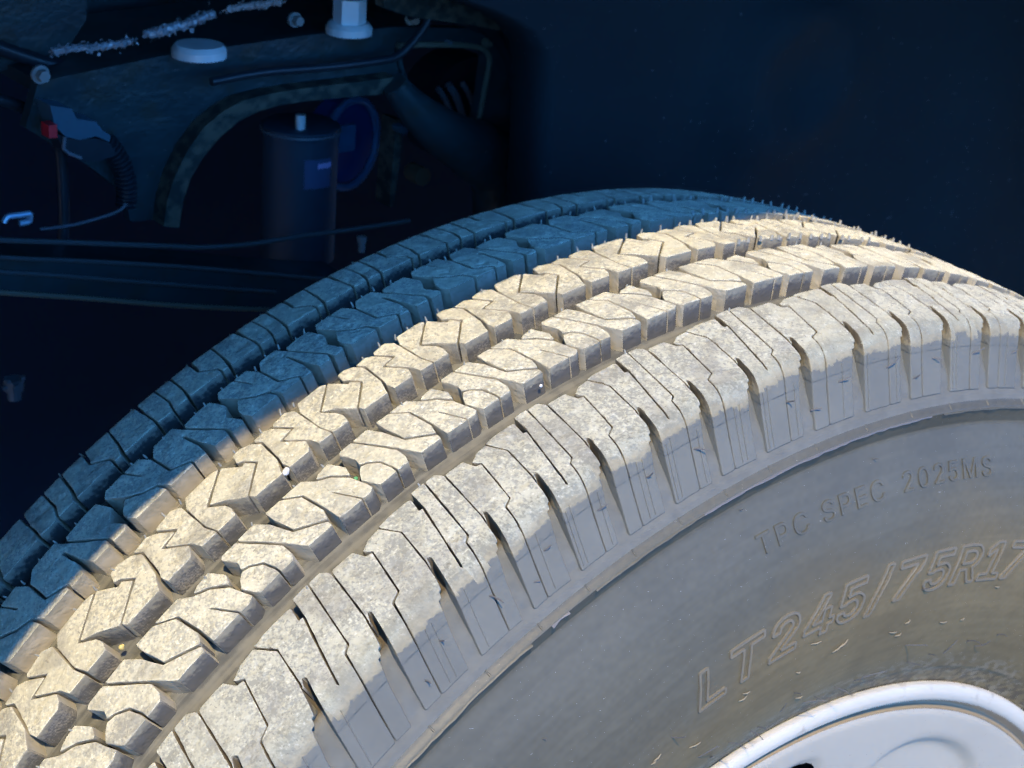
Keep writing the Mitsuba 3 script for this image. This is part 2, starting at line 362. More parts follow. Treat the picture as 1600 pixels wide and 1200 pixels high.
F1l = [(0.826, -58.1), (0.903, -66.4), (0.850, -82.6), (0.798, -93), (0.665, OUT)]
SC = [(1.133, -63.9), (1.015, -85.9), (0.975, -94.0)]
def sh(L, d): return [(a + d, b) for a, b in L]
SHOULDER_LUGS = [
    # first slot .. zigzag sipe
    ([(0.443, -58.2), (0.605, -58.4), (0.640, -63.8)] + Z1 + [(E1[-1][0], OUT)] + E1[::-1], [slot(slotA)]),
    # zigzag sipe .. kinked sipe
    ([(0.634, -61.6), (0.724, -58.8), (0.815, -58.3)] + F1l[0:] + [(Z1[-1][0], OUT)] + Z1[::-1], [slot(slotB)]),
    # kinked sipe .. zigzag sipe, with a notch and a blind sipe
    ([(0.832, -57.7), (0.93, -57.0), (1.093, -57.0), (1.128, -57.6), (1.10, -64.0), (1.133, -63.9), (1.149, -58.6), (1.155, -55.3), (1.28, -54.9)] + sh(Z2, 1) + [(F1l[-1][0], OUT)] + F1l[::-1], [SC, slot(slotB)]),
    # zigzag sipe .. first slot
    ([(1.290, -55.2), (1.38, -55.1), (1.418, -57.6)] + sh(E1, 1) + [(1 + Z2[-1][0], OUT)] + sh(Z2, 1)[::-1], [slot(lambda w: slotA(w) + 1)]),
]
RIB4 = [
    ([(0.581, -15.9), (0.762, -15.8), (0.828, -20.9), (0.916, -24.6), (0.995, -31.0), (1.041, -41.5), (0.995, -43.3), (0.722, -43.3), (0.716, -34.5), (0.693, -22.6)], [[(0.835, -31.0), (0.938, -44.5)]]),
    ([(0.830, -20.4), (0.868, -18.8), (0.976, -17.6), (1.034, -25.2), (1.006, -30.4), (0.918, -24.0)], []),
    ([(0.448, -16.0), (0.576, -16.1), (0.688, -22.5), (0.708, -34.7), (0.676, -39.7), (0.483, -32.2), (0.450, -21.6)], []),
    ([(0.212, -16.6), (0.365, -16.1), (0.425, -22.2), (0.478, -32.7), (0.668, -40.3), (0.664, -43.2), (0.468, -43.2), (0.435, -40.1), (0.382, -34.0)], []),
    ([(0.068, -18.3), (0.090, -16.8), (0.204, -16.6), (0.374, -34.3), (0.372, -40.0), (0.345, -43.2), (0.243, -43.2), (0.241, -39.6), (0.216, -33.9), (0.148, -30.1), (0.100, -28.8), (0.115, -25.3)], []),
    ([(0.095, -29.5), (0.148, -30.6), (0.213, -34.4), (0.235, -39.8), (0.237, -43.2), (0.078, -43.4), (0.060, -41.6), (0.016, -35.5), (0.052, -32.0)], []),
]
RIB3 = [
    ([(0.220, 20.6), (0.452, 21.2), (0.508, 19.9), (0.268, 7.8), (0.345, 1.6), (0.358, -2.0), (0.342, -6.5), (0.196, -6.5), (0.163, 0.6), (0.172, 15.1)], []),
    ([(0.514, 19.7), (0.560, 16.1), (0.610, 11.9), (0.636, 12.9), (0.687, 8.1), (0.470, -3.6), (0.425, -0.8), (0.365, 3.4), (0.275, 7.6)], []),
    ([(0.620, 20.4), (0.694, 21.0), (0.775, 18.8), (0.819, 15.1), (0.793, 1.7), (0.748, -4.2), (0.736, -6.5), (0.500, -6.5), (0.476, -3.6), (0.696, 8.0), (0.640, 13.6), (0.600, 15.0)], []),
    ([(0.783, 18.9), (0.901, 20.2), (0.952, 17.9), (1.040, 10.0), (0.911, 8.6), (1.023, -0.7), (1.004, -4.0), (0.972, -6.5), (0.798, -6.5), (0.783, -2.0), (0.801, 1.7), (0.828, 15.1)], []),
    ([(0.975, 19.7), (1.110, 21.2), (1.168, 18.0), (1.164, 0.6), (1.190, -6.5), (1.062, -6.5), (1.036, -1.0), (0.922, 8.3), (1.050, 10.2), (0.962, 18.2)], []),
]
RIB2 = [
    ([(0.362, 59.8), (0.545, 60.6), (0.588, 54.8), (0.664, 45.8), (0.752, 36.3), (0.735, 32.0), (0.437, 32.0), (0.440, 35.0), (0.312, 39.8), (0.300, 54.1)], [[(0.534, 51.2), (0.545, 51.2), (0.572, 41.0), (0.622, 30.8), (0.540, 30.8), (0.555, 40.0), (0.534, 51.2)]]),
    ([(0.604, 57.1), (0.763, 58.5), (0.864, 58.5), (0.908, 49.0), (0.835, 42.3), (0.890, 34.7), (0.862, 32.0), (0.765, 32.0), (0.762, 36.3), (0.674, 45.8), (0.597, 54.8)], [[(0.736, 57.0), (0.852, 46.6)]]),
    ([(0.947, 59.9), (1.115, 60.3), (1.245, 60.7), (1.292, 54.1), (1.302, 39.8), (1.430, 34.8), (1.428, 32.0), (1.232, 32.0), (1.185, 38.3), (1.092, 41.3), (0.997, 47.3), (0.955, 52.0), (0.912, 56.2)], [[(1.103, 61.0), (1.167, 49.5)]]),
    ([(0.985, 46.9), (1.090, 40.7), (1.178, 37.8), (1.205, 32.0), (0.948, 32.0), (0.912, 36.5), (0.912, 40.0)], []),
]
RI = 110.0
def wedge(s, o=0.0): return [(s - .004, 84), (s + .012, 84), (s + .055 + o, RI + 2), (s + .005 + o, RI + 2), (s - .004, 84)]
RIB1 = [
    ([(0.812, 70.5), (1.122, 70.5), (1.126, 74.6), (1.022, 82.7), (1.045, 98), (1.08, RI), (0.90, RI), (0.868, 98), (0.840, 79.5)], [wedge(1.03, .02)]),
    ([(1.134, 70.5), (1.195, 70.5), (1.235, 79.4), (1.280, 98), (1.31, RI), (1.085, RI), (1.050, 98), (1.028, 83), (1.134, 75.2)], [wedge(1.03, .02)]),
    ([(1.215, 70.5), (1.505, 70.5), (1.518, 76.4), (1.515, 98), (1.535, RI), (1.315, RI), (1.286, 98), (1.247, 79.4)], [wedge(1.515)]),
    ([(1.520, 70.5), (1.650, 70.5), (1.692, 78.6), (1.704, 98), (1.72, RI), (1.54, RI), (1.522, 98), (1.524, 76.4)], [wedge(1.515)]),
    ([(1.664, 70.5), (1.797, 70.5), (1.830, 79.5), (1.856, 98), (1.88, RI), (1.725, RI), (1.710, 98), (1.700, 78.6)], []),
]
RIBS = [('shoulder_block', SHOULDER_LUGS), ('tread_block', RIB4), ('tread_block', RIB3), ('tread_block', RIB2), ('shoulder_block', RIB1)]
def in_reach(name, m):
    return True
for p in range(-2, 11):
    for kind, rib in RIBS:
        for outline, cuts in rib:
            m = lug(outline, cuts, shift=p)
            if m is not None: put('tyre__' + kind, m, 'dusty_rubber', smooth=38)
rest = []
for p in range(11, 11 + REST + 1):
    for kind, rib in RIBS:
        for outline, cuts in rib:
            m = lug(outline, cuts, shift=p, fine=False)
            if m is not None: rest.append(m)
put('tyre__tread', join(*rest), 'dusty_rubber', smooth=False, kind='stuff')

# carcass under the lugs: groove floors
ws = np.r_[np.linspace(-WMAX, -84, 24), np.linspace(-80, 80, 60), np.linspace(84, WMAX, 24)]
y, r, ny, nr = prof(ws); dd = depth_at(ws); dd = np.where(np.abs(ws) > WE - 0.5, 0.0, dd)
put('tyre__groove_floor', revolve(np.c_[(y - ny * dd), (r - nr * dd)] * 0.001, n=900), 'groove_rubber', smooth=40)

# sidewall: band under the lugs, moulding ridge, step, bulge, bead
SIDE = np.array([(-108.6, 364.8), (-109.2, 364.0), (-109.9, 363.2), (-110.9, 362.4), (-111.35, 361.7), (-111.1, 361.1), (-108.0, 355.0), (-107.9, 354.2), (-108.4, 352.8), (-112.0, 345), (-116.0, 336), (-119.4, 325), (-121.8, 313), (-122.7, 302), (-122.3, 291),
                 (-120.6, 279), (-117.4, 267), (-113.2, 256), (-108.2, 246.5), (-106.4, 243.6), (-106.2, 242.6), (-104.8, 241.4), (-101.6, 236.5), (-99.4, 233.2), (-97.5, 230.0), (-94.0, 226.0), (-88, 222), (-78, 219)])
sd = np.r_[0, np.cumsum(np.linalg.norm(np.diff(SIDE, axis=0), axis=1))]
side = PchipInterpolator(sd, SIDE)(np.unique(np.r_[sd[:10], np.linspace(sd[9], sd[-1], 90)]))
put('tyre__sidewall', revolve(side * 0.001, n=900), 'sidewall_rubber', smooth=35)
back = side.copy(); back[:, 0] *= -1
put('tyre__sidewall', revolve(back[::-1] * 0.001, n=360), 'sidewall_rubber', smooth=35)
def side_y(r):
    m = SIDE[:, 1] < 354.5
    return np.interp(r, SIDE[m][::-1, 1], SIDE[m][::-1, 0])

# thin ragged mould flash standing on the ridge
def flash(t0, t1, seed, h0=0.9):
    t = np.radians(np.arange(t0, t1, 0.14)); g = np.random.default_rng(seed)
    h = h0 * np.clip(0.25 + 1.3 * (meshkit.fbm(np.c_[np.degrees(t) * 0.9, np.full(len(t), seed * 3.1), np.zeros(len(t))], 4) - 0.35), 0.05, 1)
    rows = [(-110.9, 361.9, 0), (-111.3, 361.7, 1), (-111.5, 361.35, 1), (-111.2, 361.1, 0)]
    V = np.array([[((r - 0.35 * h * k) * np.sin(t)), (y - h * k), ((r - 0.35 * h * k) * np.cos(t))] for y, r, k in rows]).transpose(2, 0, 1) * 0.001
    n = len(t); i = np.arange(n - 1)[:, None]; j = np.arange(3)[None]
    q = np.stack([i * 4 + j, (i + 1) * 4 + j, (i + 1) * 4 + j + 1, i * 4 + j + 1], -1).reshape(-1, 4)
    return trimesh.Trimesh(V.reshape(-1, 3), np.vstack([q[:, [0, 1, 2]], q[:, [0, 2, 3]]]), process=False)
put('tyre__mould_flash', flash(-60, -27.6, 1), 'sidewall_rubber', 40)
put('tyre__mould_flash', flash(-26.2, -24.9, 2, 1.5), 'dark_spew_rubber', 40, label='torn dark flap of rubber on the sidewall ridge')
put('tyre__mould_flash', flash(-23, -15, 3), 'sidewall_rubber', 40)
put('tyre__mould_flash', flash(-15, 4, 6, 1.1), 'dark_spew_rubber', 40)
put('tyre__mould_flash', flash(5, 30, 4), 'sidewall_rubber', 40)

# raised lettering on the sidewall
def glyph(ch, height, bold=False):
    from shapely.ops import unary_union
    m = meshkit.text_mesh(ch, height, 1.0, bold)
    f = m.faces[np.abs(m.face_normals[:, 2] - 1) < 1e-3]
    return unary_union([Polygon(m.vertices[t][:, :2]) for t in f]).buffer(height * 0.004)
def letter(ch, height, th, rbase, wide, slant, outline=None, rise=0.7, bold=False):
    g = glyph(ch, height, bold)
    g = affinity.translate(g, -g.bounds[0], 0)
    g = affinity.affine_transform(g, [wide, slant, 0, 1, 0, 0])
    width = g.bounds[2]
    if outline: g = g.buffer(outline * 0.4).difference(g.buffer(-outline * 0.6))
    parts = []
    for q in getattr(g, 'geoms', [g]):
        if q.area < 0.05: continue
        q = shapely.segmentize(q.simplify(0.05), 1.2)
        m = trimesh.creation.extrude_polygon(q, 1.0, engine='earcut')
        v = m.vertices.copy()
        ang = np.radians(th) + v[:, 0] / rbase
        rr = rbase + v[:, 1]
        yy = side_y(rr) - np.where(v[:, 2] > 0.5, rise, -0.4)
        m.vertices = np.stack([rr * np.sin(ang), yy, rr * np.cos(ang)], -1) * 0.001
        parts.append(m)
    return (join(*parts) if parts else None), width
def word(name, text, height, th0, rbase, wide, slant, track, **kw):
    th = th0
    for ch in text:
        if ch == ' ': th += math.degrees(track * 2.1 / rbase); continue
        m, wdt = letter(ch, height, th, rbase, wide, slant, **kw)
        if m is not None: put(name, m, 'letter_rubber' if 'size' in name else 'sidewall_rubber', smooth=False)
        th += math.degrees((wdt - slant * height + track) / rbase)
word('tyre__size_letter', 'LT245/75R17', 15.8, -19.1, 291.5, 1.24, 0.19, 4.2, outline=1.05, rise=0.8, bold=True)
word('tyre__code_letter', 'TPC', 7.2, -11.6, 334.6, 1.2, 0.0, 2.7, rise=0.65)
word('tyre__code_letter', 'SPEC', 7.2, -6.0, 334.6, 1.2, 0.0, 2.7, rise=0.65)
word('tyre__code_letter', '2025MS', 7.2, 1.5, 334.6, 1.25, 0.0, 3.0, rise=0.65)

# vent spews: little rubber hairs left by the mould
def spew(base, direction, length, r0=0.00045, bend=0.3):
    d = np.array(direction, float); d /= np.linalg.norm(d)
    q = np.cross(d, rng.normal(size=3)); q /= np.linalg.norm(q)
    t = np.linspace(0, 1, 5)[:, None]
    pts = np.array(base) - d * 0.0008 + t * d * (length + 0.0008) + q * bend * length * t ** 2
    return tube(pts, np.linspace(r0, r0 * 0.55, 5), 6)
def radial(s, w):
    p = surf(s, w, 0); q = surf(s, w, -1)
    return p, (q - p)
SPEWS = []
for p in range(-1, 10):
    for s, w, L in ((0.57, 60, 2.0), (0.30, 57.5, 2.2), (0.81, 58, 3.2), (0.17, 60.2, 1.8), (0.86, 99, 2.6), (0.05, 99.5, 2.6), (0.28, 99, 2.2), (0.52, 99.5, 2.8), (0.70, 99, 2.2),
                    (0.53, 20.6, 1.6), (0.08, 20.5, 2.0), (0.70, -17, 1.6), (0.33, -17, 1.4), (0.94, -18.6, 1.3), (0.50, 35, 1.3), (0.26, -56, 1.5), (0.20, 20.6, 1.6), (0.36, 20.8, 1.5), (0.66, 20.6, 1.7), (0.88, 20, 1.6), (0.99, 58.5, 1.8), (0.44, 60, 1.8), (0.72, 58, 1.7)):
        if rng.random() < 0.2: continue
        SPEWS.append((p + s + rng.uniform(-.02, .02), w + rng.uniform(-.8, .8), L * rng.uniform(0.7, 1.3)))
CREST = [(6.2 + 0.125 * i + rng.uniform(-.03, .03), w, L * rng.uniform(0.6, 1.2)) for w, L in ((60.3, 2.2), (33.0, 2.0), (20.8, 1.9), (-6.3, 1.6)) for i in range(32) if rng.random() < 0.8]
for s, w, L in CREST[:84]:
    b, d = radial(s, w)
    put('tyre__vent_spew', spew(b, d, L * 0.001, 0.0009, 0.2), 'spew_rubber', smooth=40)
for s, w, L in SPEWS[:150]:
    b, d = radial(s, w)
    put('tyre__vent_spew', spew(b, d, L * 0.001 * (0.6 if w > 30 else 0.9), 0.00050), 'spew_rubber', smooth=40)
for p in range(-1, 10):
    for s, w, L in ((0.05, -107.6, 4.6), (0.55, -107.6, 3.6), (0.30, -114.0, 2.6)):
        if rng.random() < 0.15: continue
        b, d = radial(p + s + rng.uniform(-.05, .05), max(w, -WMAX + 0.5))
        d = d + np.array([0.5, 0, 0.1]) * np.linalg.norm(d)
        put('tyre__vent_spew', spew(b, d, L * 0.001 * rng.uniform(0.7, 1.2), 0.0004, 0.5), 'dark_spew_rubber', smooth=40)
def side_point(th, r):
    t = math.radians(th); y = side_y(r)
    return np.array([r * math.sin(t), y, r * math.cos(t)]) * 0.001
for th, r, L in ((-21.8, 289, 7), (-0.8, 349, 3), (4.4, 292, 7), (-15, 254, 9), (-8.5, 251, 9), (-1, 248, 8), (9, 249, 10), (14.0, 251, 9), (20, 262, 8), (-30, 330, 2), (-12, 352, 2), (-19, 262, 9), (-17, 252, 10), (-12, 250, 8), (-11, 249, 7), (-5, 247, 9), (-3.5, 247, 8), (2, 246, 8), (3, 247, 9), (11.5, 252, 10), (16, 258, 12), (18, 255, 9), (-24, 275, 8), (-8, 262, 7), (6, 262, 9)):
    put('tyre__vent_spew', spew(side_point(th, r), [rng.uniform(-.5, .5), -1, rng.uniform(0.2, 1.2)], L * 0.001, 0.00024, 0.4), 'dark_spew_rubber', smooth=40)

# fine raised ribs down the buttress of the shoulder lugs
for p in range(-1, 9):
    for s0, w0 in ((0.56, -101), (0.615, -101), (0.165, -102), (0.905, -100), (0.86, -101)):
        if rng.random() < 0.25: continue
        ww = np.linspace(w0, -WE + 1.2, 10); ss = p + s0 + (ww + 97) * 0.0044
        V = np.concatenate([surf(ss - 0.006, ww, 0.15), surf(ss - 0.003, ww, -0.28), surf(ss + 0.003, ww, -0.28), surf(ss + 0.006, ww, 0.15)])
        i = np.arange(9); F = []
        for k in range(3): F += [np.c_[k * 10 + i, k * 10 + i + 1, k * 10 + 11 + i], np.c_[k * 10 + i, k * 10 + 11 + i, k * 10 + 10 + i]]
        put('tyre__buttress_rib', trimesh.Trimesh(V, np.vstack(F), process=False), 'dusty_rubber', smooth=False)
for p in range(-1, 9):
    for s0 in (0.30, 0.80):
        t = theta(p + s0 - 0.12); V = []
        for r_, y_ in ((364.6, -108.7), (363.6, -109.5), (362.6, -110.7)):
            for dt, up in ((-0.0013, -0.1), (-0.0005, 0.35), (0.0005, 0.35), (0.0013, -0.1)):
                V.append([r_ * np.sin(t + dt), y_ - up, r_ * np.cos(t + dt)])
        F = [[i * 4 + j, i * 4 + j + 1, (i + 1) * 4 + j + 1] for i in range(2) for j in range(3)] + [[i * 4 + j, (i + 1) * 4 + j + 1, (i + 1) * 4 + j] for i in range(2) for j in range(3)]
        put('tyre__buttress_rib', trimesh.Trimesh(np.array(V) * 0.001, F, process=False), 'sidewall_rubber', smooth=False)
labels['tyre'] = {'label': 'dusty all terrain tyre with blocky tread, half sunlit and half in shade', 'category': 'tyre'}

# ------------------------------------------------------------------ wheel
FL = np.array([(-92, 223), (-95.5, 227.5), (-97.8, 230.8), (-99.4, 231.9), (-101.4, 231.6), (-102.9, 230.0), (-103.4, 227.8), (-103.0, 225.6), (-102.0, 224.2), (-100.2, 223.2), (-97.5, 222.2), (-96.3, 221.2), (-96.6, 220.0), (-98.2, 219.2), (-99.8, 218.8)])
fd = np.r_[0, np.cumsum(np.linalg.norm(np.diff(FL, axis=0), axis=1))]
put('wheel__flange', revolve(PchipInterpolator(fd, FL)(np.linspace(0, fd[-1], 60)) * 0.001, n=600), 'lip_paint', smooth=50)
put('wheel__barrel', revolve(np.array([(-93.5, 222.5), (-90, 219.5), (-80, 217), (-40, 208), (40, 208), (85, 217), (95, 226), (100, 231)]) * 0.001, n=240), 'silver_paint', smooth=40)
# cast face: shallow pocket on every spoke, windows between
NR, NT, NSP = 110, 1080, 6
rr = np.linspace(60, 218.8, NR)[:, None]; tt = np.linspace(0, 2 * np.pi, NT, endpoint=False)[None]
PH = 2 * np.pi / NSP
def local(t, off): return ((t - math.radians(off)) / PH + 0.5) % 1 * PH - PH / 2
a1 = local(tt, 26.0); a2 = local(tt, -4.0)
hx, hy = a2 * rr / 19.0 - 0.012 * (rr - 187), (rr - 187) / 18.5
hole = (np.abs(hx) ** 2.6 + np.abs(hy) ** 2.6) ** (1 / 2.6)
snap = np.abs(hole - 1) < 0.055
t2, r2 = tt + 0 * rr, rr + 0 * tt
k = np.where(snap, 1 / np.maximum(hole, 1e-6), 1)
r2 = np.where(snap, 187 + (r2 - 187) * k, r2); t2 = np.where(snap, t2 - a2 + a2 * k, t2)
px, py = a1 * rr / 46.0, (rr - 176) / 27.5
pk = (np.abs(px) ** 2.4 + np.abs(py) ** 2.4) ** (1 / 2.4)
pocket = 1 / (1 + np.exp(np.clip((pk - 1) * 26, -40, 40)))
yd = -100.6 + 9 * np.clip((214 - rr) / 150, 0, 1) ** 1.5 * 2.2 + 1.2 * np.clip((rr - 216) / 2.8, 0, 1) ** 2 + 5.0 * pocket * (0.75 + 0.25 * py) + 0 * tt
yd = yd + 2.2 * np.exp(-((hole - 1) / 0.10) ** 2)
V = np.stack([r2 * np.sin(t2), yd, r2 * np.cos(t2)], -1).reshape(-1, 3) * 0.001
I, J = np.meshgrid(np.arange(NR - 1), np.arange(NT), indexing='ij'); J2 = (J + 1) % NT
inside = (hole < 1 - 0.001) & ~snap
ok = ~(inside[I, J] | inside[I, J2] | inside[I + 1, J] | inside[I + 1, J2])
q = np.stack([I * NT + J, I * NT + J2, (I + 1) * NT + J2, (I + 1) * NT + J], -1)[ok]
put('wheel__disc', trimesh.Trimesh(V, np.vstack([q[:, [0, 1, 2]], q[:, [0, 2, 3]]]), process=False), 'silver_paint', smooth=True)
put('wheel__hub', ycyl([0, -0.03, 0], 0.066, 0.10, 48), 'dark_paint', smooth=30)
put('wheel__brake_drum', ycyl([0, 0.0, 0], 0.185, 0.10, 64), 'dark_paint', smooth=30)
labels['wheel'] = {'label': 'silver painted steel wheel with a bright rim lip, inside the dusty tyre', 'category': 'wheel'}

# ------------------------------------------------------------------ grit caught in the tread, straw on the sidewall
def pebble(c, r, seed):
    m = trimesh.creation.icosphere(subdivisions=2, radius=r)
    m.vertices *= (1 + 0.5 * (meshkit.noise(m.vertices / r * 1.1 + seed, seed) - 0.5))[:, None]
    m.vertices *= [1, 0.8, 1]; m.apply_translation(c); return m
put('pebble', pebble([-0.1982, -0.0057, 0.3460], 0.0014, 3), 'white_stone', 60, 'white pebble wedged at the end of a slot in the sunlit middle rib', 'pebble')
put('pebble', pebble([-0.2644, -0.0081, 0.2958], 0.0011, 5), 'amber_stone', 60, 'amber grit caught in the tread groove at lower left', 'pebble')
put('pebble', pebble([-0.1165, -0.0454, 0.3775], 0.0007, 8), 'white_stone', 60, 'tiny white pebble stuck to a block wall above the wide outer groove', 'pebble')
put('leaf_scrap', pebble([-0.1855, -0.0310, 0.3510], 0.0009, 9), 'green_leaf', 60, 'tiny green scrap stuck between two tread blocks', 'leaf scrap')
for th, r, L in [(-14.78, 281.3, 0.0041), (-14.42, 283.3, 0.0039), (-19.67, 274.4, 0.0057), (-23.39, 285.2, 0.0038), (-23.76, 284.4, 0.0028), (-3.85, 279.3, 0.0056), (-4.4, 278.3, 0.0057), (2.63, 273.6, 0.0053), (3.6, 271.0, 0.0038), (4.02, 277.1, 0.0031), (-8.66, 276.1, 0.0027), (-7.25, 287.5, 0.0059), (9.5, 271.6, 0.0049), (12.21, 271.7, 0.0027), (-6.97, 256.8, 0.0041), (14.68, 287.0, 0.0033)]:
    b = side_point(th, r); t = math.radians(th + 90 + rng.uniform(-22, 22))
    d = np.array([math.sin(t), 0, math.cos(t)])
    put('straw_fragment', tube([b - d * L / 2 + [0, -.0006, 0], b + [0, -.0011, 0], b + d * L / 2 + [0, -.0006, 0]], [.00015, .00032, .00015], 5), 'straw', 40,
        'short pale straw fragment stuck to the tyre sidewall below the size lettering', 'straw', 'straw fragments on the lower sidewall')

# ------------------------------------------------------------------ truck body over the wheel
LIP = np.array([(-0.592, -0.1), (-0.567, 0.21530000000000005), (-0.532, 0.3653), (-0.487, 0.47530000000000006), (-0.442, 0.5653), (-0.4085, 0.5983), (-0.3868, 0.6158), (-0.3316, 0.6387), (-0.3069, 0.6456), (-0.2557, 0.6581), (-0.1934, 0.6718), (-0.1545, 0.6762), (-0.1128, 0.6788), (-0.0746, 0.6814), (-0.0381, 0.6842), (0.08, 0.645), (0.24, 0.62), (0.4, 0.56), (0.53, 0.46), (0.61, 0.33), (0.655, 0.17), (0.68, -0.1)])
YF = -0.18
lipc = curve(np.c_[LIP[:, 0], np.full(len(LIP), YF), LIP[:, 1]], 120)
panel = Polygon([(-1.7, -0.10), (-1.7, 1.15)] + [(1.7, 1.15), (1.7, -0.10)] + [tuple(p) for p in lipc[::-1][:, [0, 2]]])
put('fender__panel', slab(panel, YF - 0.0015, YF + 0.0015), 'body_paint', smooth=30)
put('fender__lip', tube(lipc, 0.002, 8), 'body_paint', smooth=40)
put('fender__top', box([0, 0.72, 1.152], [3.4, 1.80, 0.004]), 'body_paint', smooth=False)
put('fender__end', box([-1.702, 0.72, 0.52], [0.004, 1.80, 1.26]), 'body_paint', smooth=False)
put('fender__end', box([1.702, 0.72, 0.52], [0.004, 1.80, 1.26]), 'body_paint', smooth=False)
put('fender__far_side', box([0, 1.622, 0.52], [3.4, 0.004, 1.26]), 'body_paint', smooth=False)
labels['fender'] = {'label': 'dark truck fender over the wheel, its arch lip shading the far half of the tread', 'category': 'fender'}

# ------------------------------------------------------------------ inner wheel housing at right
xs = np.linspace(0, 1, 60); zs = np.linspace(-0.25, 1.0, 90)
G = []
E0 = curve([(0.075, -0.25), (0.078, 0.30), (0.080, 0.40), (0.076, 0.424), (0.064, 0.437), (0.046, 0.446), (0.01, 0.46), (-0.03, 0.50), (-0.05, 0.60), (-0.05, 1.0)], 90)
for i, (ex, ez) in enumerate(E0):
    X = ex + (1.3 - ex) * xs ** 1.6
    depth = 0.200 + 0.03 * (X - ex) + 0.006 * (meshkit.fbm(np.c_[X * 7, np.full(60, ez * 7), np.zeros(60)], 3) - 0.5)
    depth -= 0.014 * np.exp(-(np.hypot((X - 0.262) / 0.045, (ez - 0.395) / 0.036) - 1) ** 2 * 9)
    depth -= 0.010 * np.exp(-((X - 0.16 - 0.2 * ez) / 0.03) ** 2) + 0.012 * np.exp(-((X - 0.42 - 0.1 * ez) / 0.05) ** 2)
    depth += 0.010 * np.clip(1 - (X - ex) / 0.006, 0, 1) ** 2
    G.append(np.c_[X, depth, np.full(60, ez)])
G = np.array(G)
G = np.concatenate([G[:, :1] + [0.004, 0.020, 0], G[:, :1] + [0.0, 0.010, 0], G], 1)
H, W = G.shape[:2]
i, j = np.meshgrid(np.arange(H - 1), np.arange(W - 1), indexing='ij')
q = np.stack([i * W + j, i * W + j + 1, (i + 1) * W + j + 1, (i + 1) * W + j], -1).reshape(-1, 4)
put('wheel_housing_liner', trimesh.Trimesh(G.reshape(-1, 3), np.vstack([q[:, [0, 1, 2]], q[:, [0, 2, 3]]]), process=False), 'liner_plastic', 45,
    'dark speckled wheel housing liner behind the tyre at right, with a rounded upright edge', 'wheel housing')

# ------------------------------------------------------------------ chassis and suspension behind the tyre
put('added_backing', box([-0.1, 1.0, 0.25], [2.6, 0.01, 1.4]), 'shade_blue', False, 'dark flat underbody added far back to close off the bright outside, below the frame rail at left', 'backing')  # backing sheet added to hide the bright outside beneath the truck
put('frame_rail', join(box([-0.15, 0.47, 0.52], [1.3, 0.10, 0.27]), box([-0.15, 0.415, 0.645], [1.3, 0.02, 0.02])), 'dark_paint', False, 'dark painted frame rail running along the top left behind the bolted bracket', 'frame rail')
# bracket: pressed plate with an arched cut-out, a flange round the arch and a window with a rolled edge
plate = Polygon([(-0.0998, 0.3316), (-0.0879, 0.3312), (-0.0861, 0.3439), (-0.0817, 0.3568), (-0.0745, 0.3693), (-0.0655, 0.3799), (-0.0546, 0.3870), (-0.0435, 0.3915), (-0.0285, 0.3933), (-0.0093, 0.3941), (0.0183, 0.3941), (0.0509, 0.3944), (0.0606, 0.3872), (0.0712, 0.3736), (0.0919, 0.3567), (0.1131, 0.3430), (0.1299, 0.3334), (0.1458, 0.3139), (0.1625, 0.2998), (0.1611, 0.3810), (0.1542, 0.3983), (0.1347, 0.4106), (0.0579, 0.4182), (0.0015, 0.4184), (-0.0328, 0.4169), (-0.0835, 0.4149), (-0.1477, 0.4084), (-0.1548, 0.3867), (-0.1221, 0.3636), (-0.1049, 0.3482)]).difference(
    Polygon([(0.0594, 0.4062), (0.0929, 0.4044), (0.1143, 0.4011), (0.1200, 0.3966), (0.1183, 0.3741), (0.1145, 0.3541), (0.0960, 0.3618), (0.0774, 0.3765), (0.0660, 0.3884)]))
put('suspension_bracket__plate', slab(plate, 0.300, 0.307), 'dark_paint', 30)
band = Polygon([(-0.0879, 0.3312), (-0.0861, 0.3439), (-0.0817, 0.3568), (-0.0745, 0.3693), (-0.0655, 0.3799), (-0.0546, 0.3870), (-0.0435, 0.3915), (-0.0285, 0.3933), (-0.0093, 0.3941), (0.0183, 0.3941), (0.0509, 0.3944), (0.0635, 0.3812), (0.0472, 0.3857), (0.0226, 0.3864), (-0.0013, 0.3871), (-0.0207, 0.3868), (-0.0340, 0.3848), (-0.0452, 0.3810), (-0.0563, 0.3738), (-0.0654, 0.3648), (-0.0727, 0.3546), (-0.0770, 0.3426), (-0.0792, 0.3293)])
put('suspension_bracket__flange', slab(band, 0.288, 0.325), 'bare_edge_dark', 30)
put('suspension_bracket__window_edge', tube(curve([[0.0571, 0.2980, 0.4083], [0.0913, 0.2980, 0.4061], [0.1099, 0.2980, 0.4034], [0.1182, 0.2980, 0.4001], [0.1209, 0.2980, 0.3945], [0.1187, 0.2980, 0.3782], [0.1153, 0.2980, 0.3583], [0.1124, 0.2980, 0.3500]], 40), 0.0016, 8), 'olive_edge', 40)
put('suspension_bracket__window_edge', tube(curve([[0.0580, 0.2980, 0.4068], [0.0641, 0.2980, 0.3891], [0.0760, 0.2980, 0.3761], [0.0945, 0.2980, 0.3617], [0.1124, 0.2980, 0.3500]], 30), 0.0014, 8), 'dark_paint', 40)
put('suspension_bracket__shelf', slab(Polygon([(-0.1449, 0.4070), (-0.0802, 0.4132), (-0.0292, 0.4153), (0.0054, 0.4167), (0.0622, 0.4165), (0.0626, 0.4095), (0.0056, 0.4099), (-0.0290, 0.4086), (-0.0802, 0.4068), (-0.1451, 0.4007)]), 0.306, 0.400), 'dark_paint', 30)
